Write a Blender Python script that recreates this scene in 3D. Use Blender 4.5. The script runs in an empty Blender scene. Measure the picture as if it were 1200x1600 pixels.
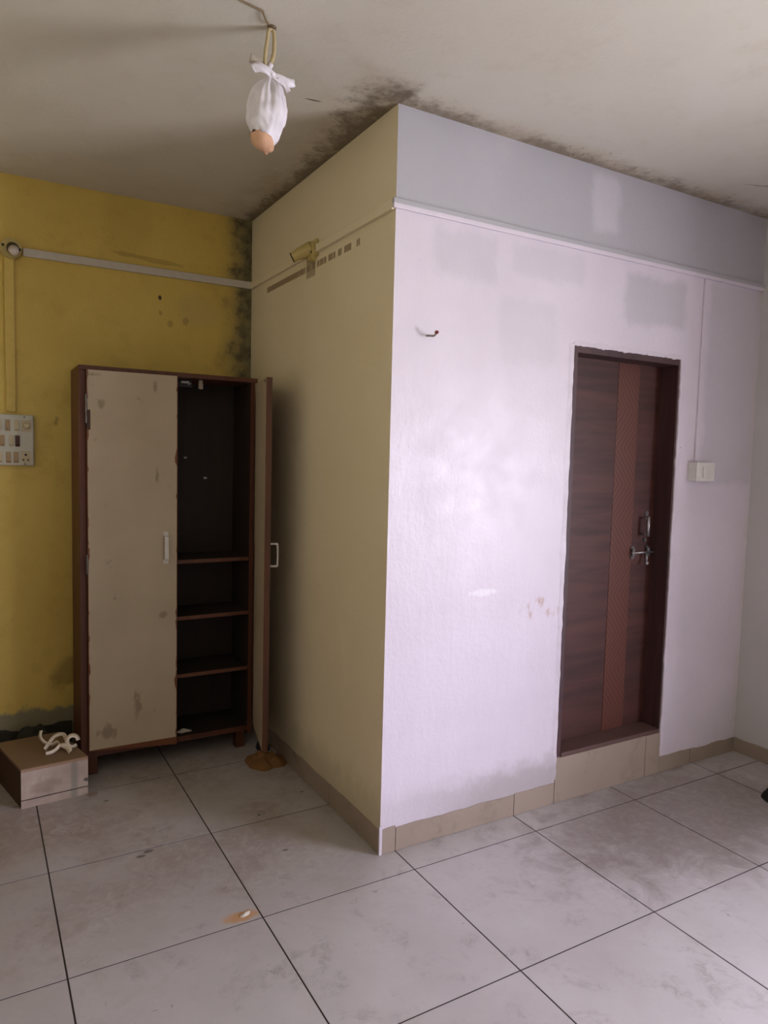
import bpy, bmesh, math, random
from mathutils import Vector, Matrix, noise as mnoise
random.seed(7)
S = bpy.context.scene
COL = S.collection

# ------------------------------------------------------------------ camera
W, D, H = 2.214, 1.548, 2.811           # right wall x, yellow wall y, ceiling z
cam_d = bpy.data.cameras.new('camera'); cam = bpy.data.objects.new('camera', cam_d); COL.objects.link(cam)
cam.location = (-1.34676, -2.29805, 1.54280)
cam.rotation_euler = (1.494185, -0.0248987, -0.5222844)
cam_d.sensor_fit = 'VERTICAL'; cam_d.sensor_height = 36.0
cam_d.lens = 1113.61 / 1600 * 36.0
cam_d.clip_start = 0.02
S.camera = cam
# ------------------------------------------------------------------ daylight
SKY, GROUND = 36.5, 30.5
wd = bpy.data.worlds.new('overcast'); S.world = wd; wd.use_nodes = True
nt = wd.node_tree; nt.nodes.clear()
wo = nt.nodes.new('ShaderNodeOutputWorld'); bg = nt.nodes.new('ShaderNodeBackground')
tc = nt.nodes.new('ShaderNodeTexCoord'); sx = nt.nodes.new('ShaderNodeSeparateXYZ')
mr = nt.nodes.new('ShaderNodeMapRange'); mr.inputs[1].default_value = -0.06; mr.inputs[2].default_value = 0.06
mr.interpolation_type = 'SMOOTHSTEP'
mx = nt.nodes.new('ShaderNodeMix'); mx.data_type = 'RGBA'
mx.inputs[6].default_value = (0.93 * GROUND, 0.93 * GROUND, 1.0 * GROUND, 1)
mx.inputs[7].default_value = (0.93 * SKY, 0.90 * SKY, 1.13 * SKY, 1)
L = nt.links
L.new(tc.outputs['Generated'], sx.inputs[0]); L.new(sx.outputs[2], mr.inputs[0]); L.new(mr.outputs[0], mx.inputs[0])
L.new(mx.outputs[2], bg.inputs[0]); L.new(bg.outputs[0], wo.inputs[0]); bg.inputs[1].default_value = 1.0
WIN = (-3.55, -1.90, 0.55, 2.05)        # window in the right wall: y0, y1, z0, z1
pl = bpy.data.lights.new('window_portal', 'AREA'); pl.shape = 'RECTANGLE'
pl.size = WIN[1] - WIN[0]; pl.size_y = WIN[3] - WIN[2]; pl.cycles.is_portal = True
po = bpy.data.objects.new('window_portal', pl); COL.objects.link(po)
po.location = (W + 0.425, (WIN[0] + WIN[1]) / 2, (WIN[2] + WIN[3]) / 2)
po.rotation_euler = (math.radians(90), 0, math.radians(90))
S.view_settings.view_transform = 'Standard'; S.view_settings.look = 'None'
S.view_settings.gamma = 1.0; S.view_settings.use_curve_mapping = False
S.view_settings.exposure = 0.0

# ------------------------------------------------------------------ helpers
def lin(r, g, b):
    f = lambda c: (c / 255 / 12.92) if c / 255 <= 0.04045 else ((c / 255 + 0.055) / 1.055) ** 2.4
    return (f(r), f(g), f(b), 1)

class G:
    """small node-graph builder"""
    def __init__(s, name):
        s.m = bpy.data.materials.new(name); s.m.use_nodes = True
        s.t = s.m.node_tree; s.t.nodes.clear()
        s.out = s.t.nodes.new('ShaderNodeOutputMaterial')
        s._p = None
    def n(s, kind): return s.t.nodes.new(kind)
    def put(s, sock, v):
        if hasattr(v, 'links') or isinstance(v, bpy.types.NodeSocket): s.t.links.new(v, sock)
        elif isinstance(v, (tuple, list)) and len(v) == 4 and sock.type == 'VECTOR': sock.default_value = v[:3]
        else: sock.default_value = v
    def pos(s):
        if s._p is None:
            g = s.n('ShaderNodeNewGeometry'); q = s.n('ShaderNodeSeparateXYZ'); s.t.links.new(g.outputs[0], q.inputs[0])
            s._p = (g.outputs[0], q.outputs[0], q.outputs[1], q.outputs[2])
        return s._p
    def obj(s):
        g = s.n('ShaderNodeTexCoord'); q = s.n('ShaderNodeSeparateXYZ'); s.t.links.new(g.outputs[3], q.inputs[0])
        return (g.outputs[3], q.outputs[0], q.outputs[1], q.outputs[2])
    def ma(s, op, a, b=0.0, c=0.0):
        n = s.n('ShaderNodeMath'); n.operation = op
        for i, v in enumerate((a, b, c)): s.put(n.inputs[i], v)
        return n.outputs[0]
    def add(s, a, b): return s.ma('ADD', a, b)
    def sub(s, a, b): return s.ma('SUBTRACT', a, b)
    def mul(s, a, b): return s.ma('MULTIPLY', a, b)
    def mx(s, a, b): return s.ma('MAXIMUM', a, b)
    def mn(s, a, b): return s.ma('MINIMUM', a, b)
    def st(s, x, a, b, lo=0.0, hi=1.0):
        n = s.n('ShaderNodeMapRange'); n.interpolation_type = 'SMOOTHSTEP'
        if isinstance(a, (int, float)) and isinstance(b, (int, float)) and a > b: a, b, lo, hi = b, a, hi, lo
        for i, v in enumerate((x, a, b, lo, hi)): s.put(n.inputs[i], v)
        return n.outputs[0]
    def noise(s, scale, det=4.0, rough=0.55, vec=None, sc=(1, 1, 1), dist=0.0, col=False):
        n = s.n('ShaderNodeTexNoise'); v = vec if vec is not None else s.pos()[0]
        if sc != (1, 1, 1):
            mp = s.n('ShaderNodeMapping'); mp.inputs[3].default_value = sc; s.t.links.new(v, mp.inputs[0]); v = mp.outputs[0]
        s.t.links.new(v, n.inputs['Vector'])
        n.inputs['Scale'].default_value = scale; n.inputs['Detail'].default_value = det
        n.inputs['Roughness'].default_value = rough; n.inputs['Distortion'].default_value = dist
        return n.outputs[1] if col else n.outputs[0]
    def voro(s, scale, vec=None, feat='F1'):
        n = s.n('ShaderNodeTexVoronoi'); n.feature = feat
        s.t.links.new(vec if vec is not None else s.pos()[0], n.inputs['Vector']); n.inputs['Scale'].default_value = scale
        return n.outputs[0]
    def mix(s, f, a, b):
        n = s.n('ShaderNodeMix'); n.data_type = 'RGBA'
        s.put(n.inputs[0], f); s.put(n.inputs[6], a); s.put(n.inputs[7], b)
        return n.outputs[2]
    def box(s, u, v, u0, u1, v0, v1, e=0.02):
        a = s.mul(s.st(u, u0 - e, u0 + e), s.st(u, u1 + e, u1 - e))
        b = s.mul(s.st(v, v0 - e, v0 + e), s.st(v, v1 + e, v1 - e))
        return s.mul(a, b)
    def spot(s, u, v, u0, v0, ru, rv, wob=None, e=0.35):
        a = s.ma('DIVIDE', s.sub(u, u0), ru); b = s.ma('DIVIDE', s.sub(v, v0), rv)
        d = s.ma('SQRT', s.add(s.mul(a, a), s.mul(b, b)))
        if wob is not None: d = s.add(d, wob)
        return s.st(d, 1.0 + e, 1.0 - e)
    def bsdf(s, col, rough=0.6, metal=0.0, bump=None, bs=0.3, bd=0.01, spec=0.5, **kw):
        b = s.n('ShaderNodeBsdfPrincipled'); s.put(b.inputs['Base Color'], col); s.put(b.inputs['Roughness'], rough)
        s.put(b.inputs['Metallic'], metal); s.put(b.inputs['Specular IOR Level'], spec)
        for k, v in kw.items(): s.put(b.inputs[k.replace('_', ' ')], v)
        if bump is not None:
            bn = s.n('ShaderNodeBump'); bn.inputs['Strength'].default_value = bs; bn.inputs['Distance'].default_value = bd
            s.t.links.new(bump, bn.inputs['Height']); s.t.links.new(bn.outputs[0], b.inputs['Normal'])
        s.t.links.new(b.outputs[0], s.out.inputs[0])
        return s.m

def plain(name, rgb, rough=0.5, metal=0.0, var=0.12, scale=30, bump=0.0, **kw):
    g = G(name); o = g.obj()[0]; n = g.noise(scale, 4, 0.6, o)
    c = g.mix(n, tuple(v * (1 - var) for v in rgb[:3]) + (1,), tuple(min(1, v * (1 + var)) for v in rgb[:3]) + (1,))
    return g.bsdf(c, rough, metal, bump=n if bump else None, bs=bump, bd=0.004, **kw)

def link(name, bm, mat, parent=None, smooth=False):
    me = bpy.data.meshes.new(name); bm.normal_update(); bm.to_mesh(me); bm.free()
    if smooth:
        for p in me.polygons: p.use_smooth = True
    me.materials.append(mat)
    o = bpy.data.objects.new(name, me); COL.objects.link(o)
    if parent is not None: o.parent = parent
    return o
def tag(o, label, cat, group=None):
    o['label'] = label; o['category'] = cat
    if group: o['group'] = group
    return o
def struct(o): o['kind'] = 'structure'; return o
def thing(name, label, cat, loc=(0, 0, 0), rz=0.0, group=None):
    o = bpy.data.objects.new(name, None); COL.objects.link(o); o.empty_display_size = 0.05
    o.location = loc; o.rotation_euler = (0, 0, rz)
    return tag(o, label, cat, group)
def bx(bm, x0, x1, y0, y1, z0, z1, bev=0.0):
    r = bmesh.ops.create_cube(bm, size=1.0); vs = r['verts']
    for v in vs:
        v.co = Vector(((x0 + x1) / 2 + v.co.x * (x1 - x0), (y0 + y1) / 2 + v.co.y * (y1 - y0), (z0 + z1) / 2 + v.co.z * (z1 - z0)))
    if bev:
        es = list({e for v in vs for e in v.link_edges})
        bmesh.ops.bevel(bm, geom=es, offset=bev, segments=2, affect='EDGES', profile=0.6)
    return vs
def B(*a, **k):
    bm = bmesh.new(); bx(bm, *a, **k); return bm
def prism(poly, z0, z1, axis='z', bev=0.0):
    """extrude a CCW polygon between two levels"""
    bm = bmesh.new()
    P = {'z': lambda a, b, h: (a, b, h), 'y': lambda a, b, h: (a, h, b), 'x': lambda a, b, h: (h, a, b)}[axis]
    lo = [bm.verts.new(P(a, b, z0)) for a, b in poly]; hi = [bm.verts.new(P(a, b, z1)) for a, b in poly]
    bm.faces.new(lo); top = bm.faces.new(hi); k = len(poly)
    for i in range(k): bm.faces.new((lo[i], lo[(i + 1) % k], hi[(i + 1) % k], hi[i]))
    bmesh.ops.recalc_face_normals(bm, faces=bm.faces)
    if bev: bmesh.ops.bevel(bm, geom=list(top.edges), offset=bev, segments=1, affect='EDGES')
    return bm
def cyl(bm, p0, p1, r0, r1=None, seg=20, cap=True):
    p0, p1 = Vector(p0), Vector(p1); r1 = r0 if r1 is None else r1
    d = (p1 - p0); q = d.to_track_quat('Z', 'Y').to_matrix().to_4x4()
    bmesh.ops.create_cone(bm, cap_ends=cap, segments=seg, radius1=r0, radius2=r1, depth=d.length,
                          matrix=Matrix.Translation((p0 + p1) / 2) @ q)
def ball(bm, c, r, sc=(1, 1, 1), u=16, v=10):
    bmesh.ops.create_uvsphere(bm, u_segments=u, v_segments=v, radius=r, matrix=Matrix.Translation(c) @ Matrix.Diagonal((*sc, 1)))
def smoothpts(pts, n=6):
    pts = [Vector(p) for p in pts]; out = []
    for i in range(len(pts) - 1):
        a, b, c, d = pts[max(i - 1, 0)], pts[i], pts[i + 1], pts[min(i + 2, len(pts) - 1)]
        for k in range(n):
            t = k / n
            out.append(0.5 * ((2 * b) + (c - a) * t + (2 * a - 5 * b + 4 * c - d) * t * t + (3 * b - a - 3 * c + d) * t ** 3))
    return out + [pts[-1]]
def sweep(bm, pts, sec, up=(0, 0, 1), scale=None, twist=None):
    """sweep a closed section [(a,b)..] along points"""
    pts = [Vector(p) for p in pts]; rings = []; N = None
    for i, p in enumerate(pts):
        t = (pts[min(i + 1, len(pts) - 1)] - pts[max(i - 1, 0)]).normalized()
        if N is None:
            N = Vector(up); N = N - t * N.dot(t)
            if N.length < 1e-3: N = t.orthogonal()
        else: N = N - t * N.dot(t)
        N.normalize(); Bn = t.cross(N); s = scale[i] if scale else 1.0; a = twist[i] if twist else 0.0
        n2 = N * math.cos(a) + Bn * math.sin(a); b2 = t.cross(n2)
        rings.append([bm.verts.new(p + (n2 * u + b2 * w) * s) for u, w in sec])
    k = len(sec)
    for r, q in zip(rings, rings[1:]):
        for i in range(k): bm.faces.new((r[i], r[(i + 1) % k], q[(i + 1) % k], q[i]))
    bm.faces.new(rings[0][::-1]); bm.faces.new(rings[-1])
    bmesh.ops.recalc_face_normals(bm, faces=bm.faces)
def circ(r, k=10): return [(r * math.cos(2 * math.pi * i / k), r * math.sin(2 * math.pi * i / k)) for i in range(k)]
def tube(pts, r, n=6, k=10, up=(0, 0, 1)):
    bm = bmesh.new(); sweep(bm, smoothpts(pts, n) if n else pts, circ(r, k), up); return bm

# ------------------------------------------------------------------ materials of the room
def wall_white(gray_above=True):
    g = G('white wall paint'); p, x, y, z = g.pos()
    n1 = g.noise(1.6, 5, 0.6); n2 = g.noise(9, 5, 0.65); n3 = g.noise(60, 4, 0.6); brush = g.noise(26, 4, 0.7, sc=(1.0, 1.0, 0.25))
    base = g.mix(g.st(n1, 0.3, 0.7), lin(214, 204, 213), lin(222, 212, 221))
    wob = g.mul(g.sub(n2, 0.5), 0.10); xw = g.add(x, wob); zw = g.add(z, wob)
    thin = g.mul(g.st(z, 2.458, 2.462), g.st(n1, 0.1, 0.5, 0.55, 0.9))                  # greyer coat above the conduit, also paints in the light's fall-off
    for (a, b, c, d, s) in ((0.17, 0.47, 2.24, 2.42, .22), (1.21, 1.62, 2.18, 2.40, .42), (0.98, 1.14, 2.55, 2.78, -.4), (0.55, 0.95, 2.30, 2.42, .2), (1.80, 2.3, 1.45, 2.44, .30), (0.5, .8, 1.95, 2.2, .15)):
        m = g.mul(g.box(xw, zw, a, b, c, d, 0.025), abs(s)); thin = g.add(thin, m) if s > 0 else g.sub(thin, m)
    thin = g.mx(g.mn(thin, 1.0), 0.0)
    base = g.mix(thin, base, lin(172, 170, 174))
    damp = g.mul(g.st(g.add(z, g.mul(g.sub(n2, .5), 0.16)), 0.27, 0.15), g.st(n1, 0.25, 0.6, .5, 1)); damp = g.mul(damp, g.st(x, 0.0, 0.5, .35, 1))
    damp = g.mul(damp, g.st(x, 0.95, 0.88))
    base = g.mix(g.mul(damp, 0.75), base, lin(165, 158, 155))
    rust = g.mul(g.spot(xw, zw, 0.79, 0.91, 0.11, 0.05), g.st(g.noise(22, 5, .7, sc=(1, 1, .4)), 0.5, 0.62))
    base = g.mix(g.mul(rust, 0.6), base, lin(178, 140, 112))
    chalk = g.mul(g.spot(xw, z, 0.46, 1.0, 0.07, 0.014, g.mul(g.sub(g.noise(30, 4, .7), .5), 2.5)), 0.45)
    base = g.mix(chalk, base, lin(244, 242, 244))
    pt = g.st(g.voro(9.0), 0.035, 0.02)
    base = g.mix(g.mul(pt, g.st(n1, 0.5, 0.6)), base, lin(120, 105, 95))
    corner = g.mul(g.st(x, W - 0.05, W - 0.005), g.st(n2, 0.35, 0.6))
    base = g.mix(g.mul(corner, 0.35), base, lin(205, 198, 170))
    edge = g.mul(g.mul(g.st(x, 0.86, 0.9), g.st(z, 2.06, 2.0)), g.mul(g.st(x, 0.95, 0.9), g.st(n2, 0.45, 0.6)))
    base = g.mix(g.mul(edge, 0.25), base, lin(180, 170, 172))
    h = g.add(g.add(g.mul(brush, 0.5), g.mul(n3, 0.35)), g.mul(n2, 0.9))
    return g.bsdf(base, g.st(n2, 0.3, 0.7, 0.34, 0.5), bump=h, bs=0.38, bd=0.008, spec=0.4)
def wall_cream():
    g = G('cream wall paint'); p, x, y, z = g.pos()
    n1 = g.noise(1.3, 5, 0.6); n2 = g.noise(10, 5, 0.65); n3 = g.noise(70, 3, 0.6)
    base = g.mix(g.st(n1, 0.3, 0.7), lin(222, 207, 174), lin(228, 214, 184))
    band = g.add(z, g.mul(g.add(y, -0.3), 0.0))
    yj = g.noise(34, 2, .5, sc=(0, 1, 0))
    zj = g.mul(g.sub(g.noise(90, 2, .5, sc=(0, 1, 0)), .5), 0.012)
    line = g.mul(g.st(g.add(z, zj), 2.379, 2.382), g.st(g.add(z, zj), 2.410, 2.407))
    line = g.mul(line, g.mul(g.st(y, 0.27, 0.28), g.st(y, 1.31, 1.30)))
    broken = g.mx(g.st(y, 0.86, 0.90), g.st(yj, 0.44, 0.50))
    broken = g.mul(broken, g.sub(1.0, g.mul(g.st(y, .30, .31), g.st(y, .35, .34))))
    line = g.mul(line, broken)
    base = g.mix(g.mul(line, 0.9), base, lin(140, 118, 88))
    patch = g.box(y, z, 0.70, 0.80, 2.35, 2.44, 0.006)
    base = g.mix(g.mul(patch, 0.75), base, lin(150, 132, 104))
    damp = g.st(g.add(z, g.mul(g.sub(n2, .5), 0.2)), 0.3, 0.12)
    base = g.mix(g.mul(damp, 0.4), base, lin(150, 145, 120))
    h = g.add(g.mul(n3, 0.4), n2)
    return g.bsdf(base, 0.55, bump=h, bs=0.3, bd=0.01)
def wall_yellow():
    g = G('yellow wall paint'); p, x, y, z = g.pos()
    n1 = g.noise(1.4, 5, 0.6); n2 = g.noise(8, 5, 0.65); n3 = g.noise(60, 3, 0.6)
    base = g.mix(g.st(n1, 0.3, 0.7), lin(206, 176, 86), lin(216, 188, 98))
    base = g.mix(g.mul(g.st(n2, 0.5, 0.72), 0.3), base, lin(176, 142, 60))
    wob = g.mul(g.sub(n2, 0.5), 0.16); xw = g.add(x, wob); zw = g.add(z, wob)
    bare = g.mul(g.st(zw, 0.26, 0.235), 1.0)
    base = g.mix(bare, base, lin(138, 130, 100))
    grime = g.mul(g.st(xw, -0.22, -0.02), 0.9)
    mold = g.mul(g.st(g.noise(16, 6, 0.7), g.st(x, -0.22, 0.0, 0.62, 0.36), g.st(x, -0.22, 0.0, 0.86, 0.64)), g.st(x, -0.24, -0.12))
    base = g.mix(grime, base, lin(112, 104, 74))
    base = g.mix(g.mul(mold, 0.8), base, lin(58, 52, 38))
    up = g.mul(g.spot(xw, z, -0.66, 2.70, .12, .2), 0.15); base = g.mix(up, base, lin(130, 104, 44))
    fade = g.mul(g.spot(xw, zw, -0.29, 2.29, 0.11, 0.10), 0.4); base = g.mix(fade, base, lin(190, 170, 110))
    streak = g.mul(g.spot(x, g.add(z, g.mul(x, 0.06)), -0.55, 2.49, 0.17, 0.012, g.mul(g.sub(n2, .5), 2.5)), 0.4); base = g.mix(streak, base, lin(122, 96, 44))
    for (a, b, r) in ((-0.493, 2.337, 0.011), (-0.76, 2.475, .008), (-0.49, 2.26, .012), (-0.44, 2.21, .018), (-.36, 2.23, .02), (-.985, 1.69, .012), (-.99, 1.67, .012)):
        base = g.mix(g.mul(g.spot(x, z, a, b, r * .8, r, g.mul(g.sub(g.noise(60), .5), 1.2)), 1.0 if r < .0115 else .5), base, lin(62, 48, 22) if r < .0115 else lin(136, 110, 52))
    sc = g.mul(g.spot(xw, zw, -0.93, 0.42, 0.08, 0.06), 0.5); base = g.mix(sc, base, lin(110, 92, 40))
    h = g.add(g.mul(n3, 0.4), n2)
    return g.bsdf(base, 0.55, bump=h, bs=0.3, bd=0.01)
def ceiling_mat():
    g = G('stained ceiling paint'); p, x, y, z = g.pos()
    n1 = g.noise(1.1, 5, 0.6); n2 = g.noise(7, 6, 0.7); n3 = g.noise(18, 6, 0.75); n4 = g.noise(70, 3, .6)
    base = g.mix(g.st(n1, 0.3, 0.7), lin(196, 189, 174), lin(204, 198, 185))
    base = g.mix(g.mul(g.st(n2, 0.5, 0.75), 0.22), base, lin(170, 156, 132))
    # damp along the shaft's two top edges: distance to each edge
    dl = g.ma('ABSOLUTE', x); dl = g.mx(dl, g.mul(g.sub(-0.06, y), 2.0)); 
    df = g.ma('ABSOLUTE', y); df = g.mx(df, g.mul(g.sub(0.03, x), 2.0))
    wl = g.add(0.10, g.mul(g.st(y, 0.75, 0.05), 0.10)); 
    ml = g.st(g.add(g.ma('DIVIDE', dl, wl), g.add(g.mul(g.sub(n2, .5), 1.8), g.mul(g.sub(n3, 0.5), 2.2))), 1.0, 0.0)
    ml = g.mul(ml, g.st(x, 0.03, 0.0))
    mf = g.st(g.add(g.ma('DIVIDE', df, 0.115), g.add(g.mul(g.sub(n2, .5), 1.2), g.mul(g.sub(n3, 0.5), 2.8))), 0.95, 0.0)
    mf = g.mul(mf, g.st(y, 0.03, 0.0)); mf = g.mul(mf, g.st(g.noise(3.2, 3), 0.36, 0.55, 0.35, 1))
    halo = g.mx(g.mul(g.st(dl, 0.30, 0.02), g.st(x, 0.03, 0.0)), g.mul(g.st(df, 0.16, 0.0), g.st(y, .03, 0)))
    base = g.mix(g.mul(g.mul(halo, g.st(n2, .3, .65)), 0.6), base, lin(158, 136, 104))
    base = g.mix(g.mul(ml, 0.82), base, lin(84, 68, 48)); base = g.mix(g.mul(mf, 0.72), base, lin(104, 88, 68))
    sp = g.mul(g.st(g.voro(26), 0.16, 0.08), g.mul(g.st(df, .3, .05), g.st(n2, .48, .6)))
    base = g.mix(g.mul(sp, .8), base, lin(90, 76, 60))
    cr = g.spot(g.add(x, g.mul(g.sub(n3, .5), .02)), g.sub(g.add(y, g.mul(x, 0.16)), 0.104), -0.267, 0, 0.030, 0.004); base = g.mix(cr, base, lin(70, 56, 42))
    cr2 = g.spot(x, g.add(g.add(y, g.mul(x, .45)), g.mul(g.sub(n2, .5), .05)), 1.86, .55, .16, .007); base = g.mix(g.mul(cr2, .7), base, lin(110, 98, 84))
    return g.bsdf(base, 0.62, bump=g.add(g.mul(n4, .4), n2), bs=0.22, bd=0.01)
def tile_mat(name, skirting=False):
    g = G(name); p, x, y, z = g.pos()
    oi = g.n('ShaderNodeObjectInfo')
    n1 = g.noise(2.2, 5, 0.6); n2 = g.noise(6.0, 6, 0.68, dist=.6); n3 = g.noise(24, 5, 0.7, dist=.8)
    a, b = (lin(148, 132, 117), lin(160, 144, 129)) if skirting else (lin(172, 166, 164), lin(188, 183, 182))
    base = g.mix(g.add(g.mul(g.st(n1, 0.3, 0.7), 0.75), g.mul(oi.outputs['Random'], 0.25)), a, b)
    dirt = g.mul(g.st(n2, 0.50, 0.72), g.st(n3, 0.38, 0.62))
    base = g.mix(g.mul(dirt, 0.4), base, lin(104, 90, 80))
    if skirting:
        # ragged wall paint run over the top edge
        zz = g.add(z, g.mul(g.sub(n3, .5), 0.03))
        return g.bsdf(base, 0.45, bump=n3, bs=0.05)
    fl = g.mul(g.st(g.noise(15, 5, .75, dist=1.5), 0.64, 0.70), g.st(n1, .4, .55)); base = g.mix(g.mul(fl, .5), base, lin(92, 80, 74))
    brown = g.mul(g.spot(x, y, 1.35, -0.34, 0.75, 0.36, g.mul(g.sub(n2, .5), 2.4), .5), g.st(n3, .25, .62, .7, 1)); base = g.mix(g.mul(brown, .65), base, lin(104, 86, 74))
    dust_shade = g.mul(g.spot(x, y, -0.60, 0.80, 1.05, 0.80, g.mul(g.sub(n2, .5), 2.0), .5), g.mul(g.st(n1, .35, .6), g.st(n3, .3, .6, .5, 1))); base = g.mix(g.mul(dust_shade, .55), base, lin(122, 98, 78))  # brown floor grime; also paints extra shade into the area by the cupboard
    wk = g.mul(g.sub(n3, .5), 1.4)
    rust = g.spot(x, y, -0.592, -0.108, 0.055, 0.026, wk); base = g.mix(g.mul(rust, .7), base, lin(190, 134, 62))
    for (u, v, r) in ((-.782, .435, .013), (-.815, .412, .013), (-.31, .20, .008), (-.06, .62, .008), (-.86, .93, .009)):
        base = g.mix(g.mul(g.spot(x, y, u, v, r * 1.4, r * .8, wk), .75), base, lin(78, 70, 66))
    return g.bsdf(base, g.st(n2, 0.35, 0.7, 0.32, 0.5), bump=g.add(n3, n2), bs=0.06, bd=.003)

M_WHITE, M_CREAM, M_YELLOW, M_CEIL = wall_white(), wall_cream(), wall_yellow(), ceiling_mat()
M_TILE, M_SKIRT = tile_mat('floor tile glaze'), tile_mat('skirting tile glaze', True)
M_GROUT = plain('dirty grout', lin(52, 43, 38), 0.9)
M_SKDARK = plain('grimy dark skirting', lin(46, 42, 30), 0.7, var=.3)

M_REAR = plain('dark rear wall bounce cut', lin(96, 92, 80), .6, scale=3, var=.05)  # unseen rear wall, colour darkened to cut bounced light
# ------------------------------------------------------------------ room shell
XL, YB, T = -1.95, -4.4, 0.12
struct(link('ceiling', B(XL - T, W + T, YB - T, D + T, H, H + T), M_CEIL))
fl = struct(link('floor', B(XL - T, W + T, YB - T, D + T, -0.12, -0.0012), M_GROUT))
DX0, DX1, DZ1, DZ0 = 0.905, 1.605, 2.045, 0.212       # door opening in the front wall
wf = bmesh.new()
b2 = prism([(0, 0), (DX0, 0), (DX0, T), (T, T)], 0, H)
me_ = bpy.data.meshes.new('t'); b2.to_mesh(me_); b2.free(); wf.from_mesh(me_); bpy.data.meshes.remove(me_)
bx(wf, DX0, DX1, 0, T, DZ1, H); bx(wf, DX1, W + T, 0, T, 0, H); bx(wf, DX0, DX1, 0, T, 0, DZ0 - .001)
struct(link('wall_front', wf, M_WHITE))
struct(link('wall_side', prism([(0, 0), (T, T), (T, D), (0, D)], 0, H), M_CREAM))
struct(link('wall_back', B(XL - T, T, D, D + T, 0, H), M_YELLOW))
def wall_bounce():  # unseen wall tones invented to steer bounced light: dark below, pale above
    g = G('two tone bounce paint'); p, x, y, z = g.pos()
    return g.bsdf(g.mix(g.st(z, 1.095, 1.10), lin(104, 78, 54), lin(232, 229, 200)), .6)
struct(link('wall_left', B(XL - T, XL, YB, D, 0, H), wall_bounce()))
struct(link('wall_rear', B(XL - T, W + T, YB - T, YB, 0, H), M_REAR))
wr = bmesh.new(); y0, y1, z0, z1 = WIN
TW = 0.42
bx(wr, W, W + TW, y1, 0, 0, H); bx(wr, W, W + TW, YB, y0, 0, H); bx(wr, W, W + TW, y0, y1, 0, z0); bx(wr, W, W + TW, y0, y1, z1, H)
struct(link('wall_right', wr, plain('dull grey wall paint', lin(194, 191, 190), .6, scale=3, var=.06)))
win = struct(link('window_1', B(W + .34, W + .40, y0, y0 + .05, z0, z1), plain('white window frame', lin(225, 225, 225), .4)))
MW = win.data.materials[0]
link('frame_bar', B(W + .34, W + .40, y1 - .05, y1, z0, z1), MW, win)
link('frame_bar', B(W + .34, W + .40, y0 + .05, y1 - .05, z0, z0 + .05), MW, win)
link('frame_bar', B(W + .34, W + .40, y0 + .05, y1 - .05, z1 - .05, z1), MW, win)
link('mullion', B(W + .35, W + .39, (y0 + y1) / 2 - .025, (y0 + y1) / 2 + .025, z0 + .05, z1 - .05), MW, win)

# floor tiles, 600 mm grid with recessed joints, clipped by the shaft
GX, GY, ST, GR = 0.069, -0.146, 0.6, 0.0027
def clip_x(poly):  # keep rectangles outside the shaft
    return poly
for i in range(-4, 5):
    for j in range(-7, 4):
        xa, xb = GX + i * ST + GR, GX + (i + 1) * ST - GR
        ya, yb = GY + (j - 0) * ST + GR, GY + (j + 1) * ST - GR
        xa, xb, ya, yb = max(xa, XL), min(xb, W - .001), max(ya, YB), min(yb, D - .001)
        if xb - xa < .01 or yb - ya < .01: continue
        if xa >= -0.001 and ya >= -0.001: continue
        if xb <= 0 or yb <= 0: poly = [(xa, ya), (xb, ya), (xb, yb), (xa, yb)]
        elif xa >= 0: poly = [(xa, ya), (xb, ya), (xb, -.001), (xa, -.001)]
        elif ya >= 0: poly = [(xa, ya), (-.001, ya), (-.001, yb), (xa, yb)]
        else: poly = [(xa, ya), (xb, ya), (xb, -.001), (-.001, -.001), (-.001, yb), (xa, yb)]
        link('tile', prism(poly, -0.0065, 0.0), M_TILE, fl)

# skirting tiles
def ragged(x0, x1, z0, z1, axis, depth, seed, amp=0.006):
    """thin tile whose top edge is broken by the plaster lapping over it"""
    n = max(2, int((x1 - x0) / .03)); poly = [(x0, z0), (x1, z0)]
    for k in range(n + 1):
        u = x1 + (x0 - x1) * k / n; poly.append((u, z1 + amp * mnoise.noise(Vector((u * 9, seed, 0))) + .5 * amp * mnoise.noise(Vector((u * 37, seed, 2)))))
    return poly
bf = struct(link('baseboard_front', prism(ragged(0.008, 0.0665, 0.002, 0.100, 'y', 0, 1), -0.004, 0.0, 'y'), M_SKIRT))
for (a, b, h, sd) in ((0.0705, 0.6665, 0.096, 2), (0.6705, 0.90, 0.098, 3), (1.607, 1.839, 0.082, 4), (1.843, W - .006, .078, 5)):
    link('tile', prism(ragged(a, b, 0.002, h, 'y', 0, sd), -0.004, 0.0, 'y'), M_SKIRT, bf)
link('tile', B(0.9035, 1.4975, -0.004, 0.0, 0.002, 0.211), M_SKIRT, bf)
link('tile', B(1.5015, 1.605, -0.004, 0.0, 0.002, 0.209), M_SKIRT, bf)
bs_ = struct(link('baseboard_side', prism(ragged(0.0, 0.448, 0.002, 0.098, 'x', 0, 6), -0.004, 0.0, 'x'), M_SKIRT))
link('tile', prism(ragged(0.452, 1.048, 0.002, 0.094, 'x', 0, 7), -0.004, 0.0, 'x'), M_SKIRT, bs_)
link('tile', prism(ragged(1.052, D - .012, 0.002, 0.092, 'x', 0, 8), -0.004, 0.0, 'x'), M_SKIRT, bs_)
br = struct(link('baseboard_right', prism(ragged(-0.60, -0.008, 0.002, 0.078, 'x', 0, 9), W - .006, W, 'x'), M_SKIRT))
link('tile', prism(ragged(-1.2, -0.604, 0.002, 0.080, 'x', 0, 10), W - .006, W, 'x'), M_SKIRT, br)
struct(link('baseboard_back', prism(ragged(XL, -0.93, 0.0, 0.165, 'y', 0, 11, .02), D - .010, D, 'y'), M_SKDARK))
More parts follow.
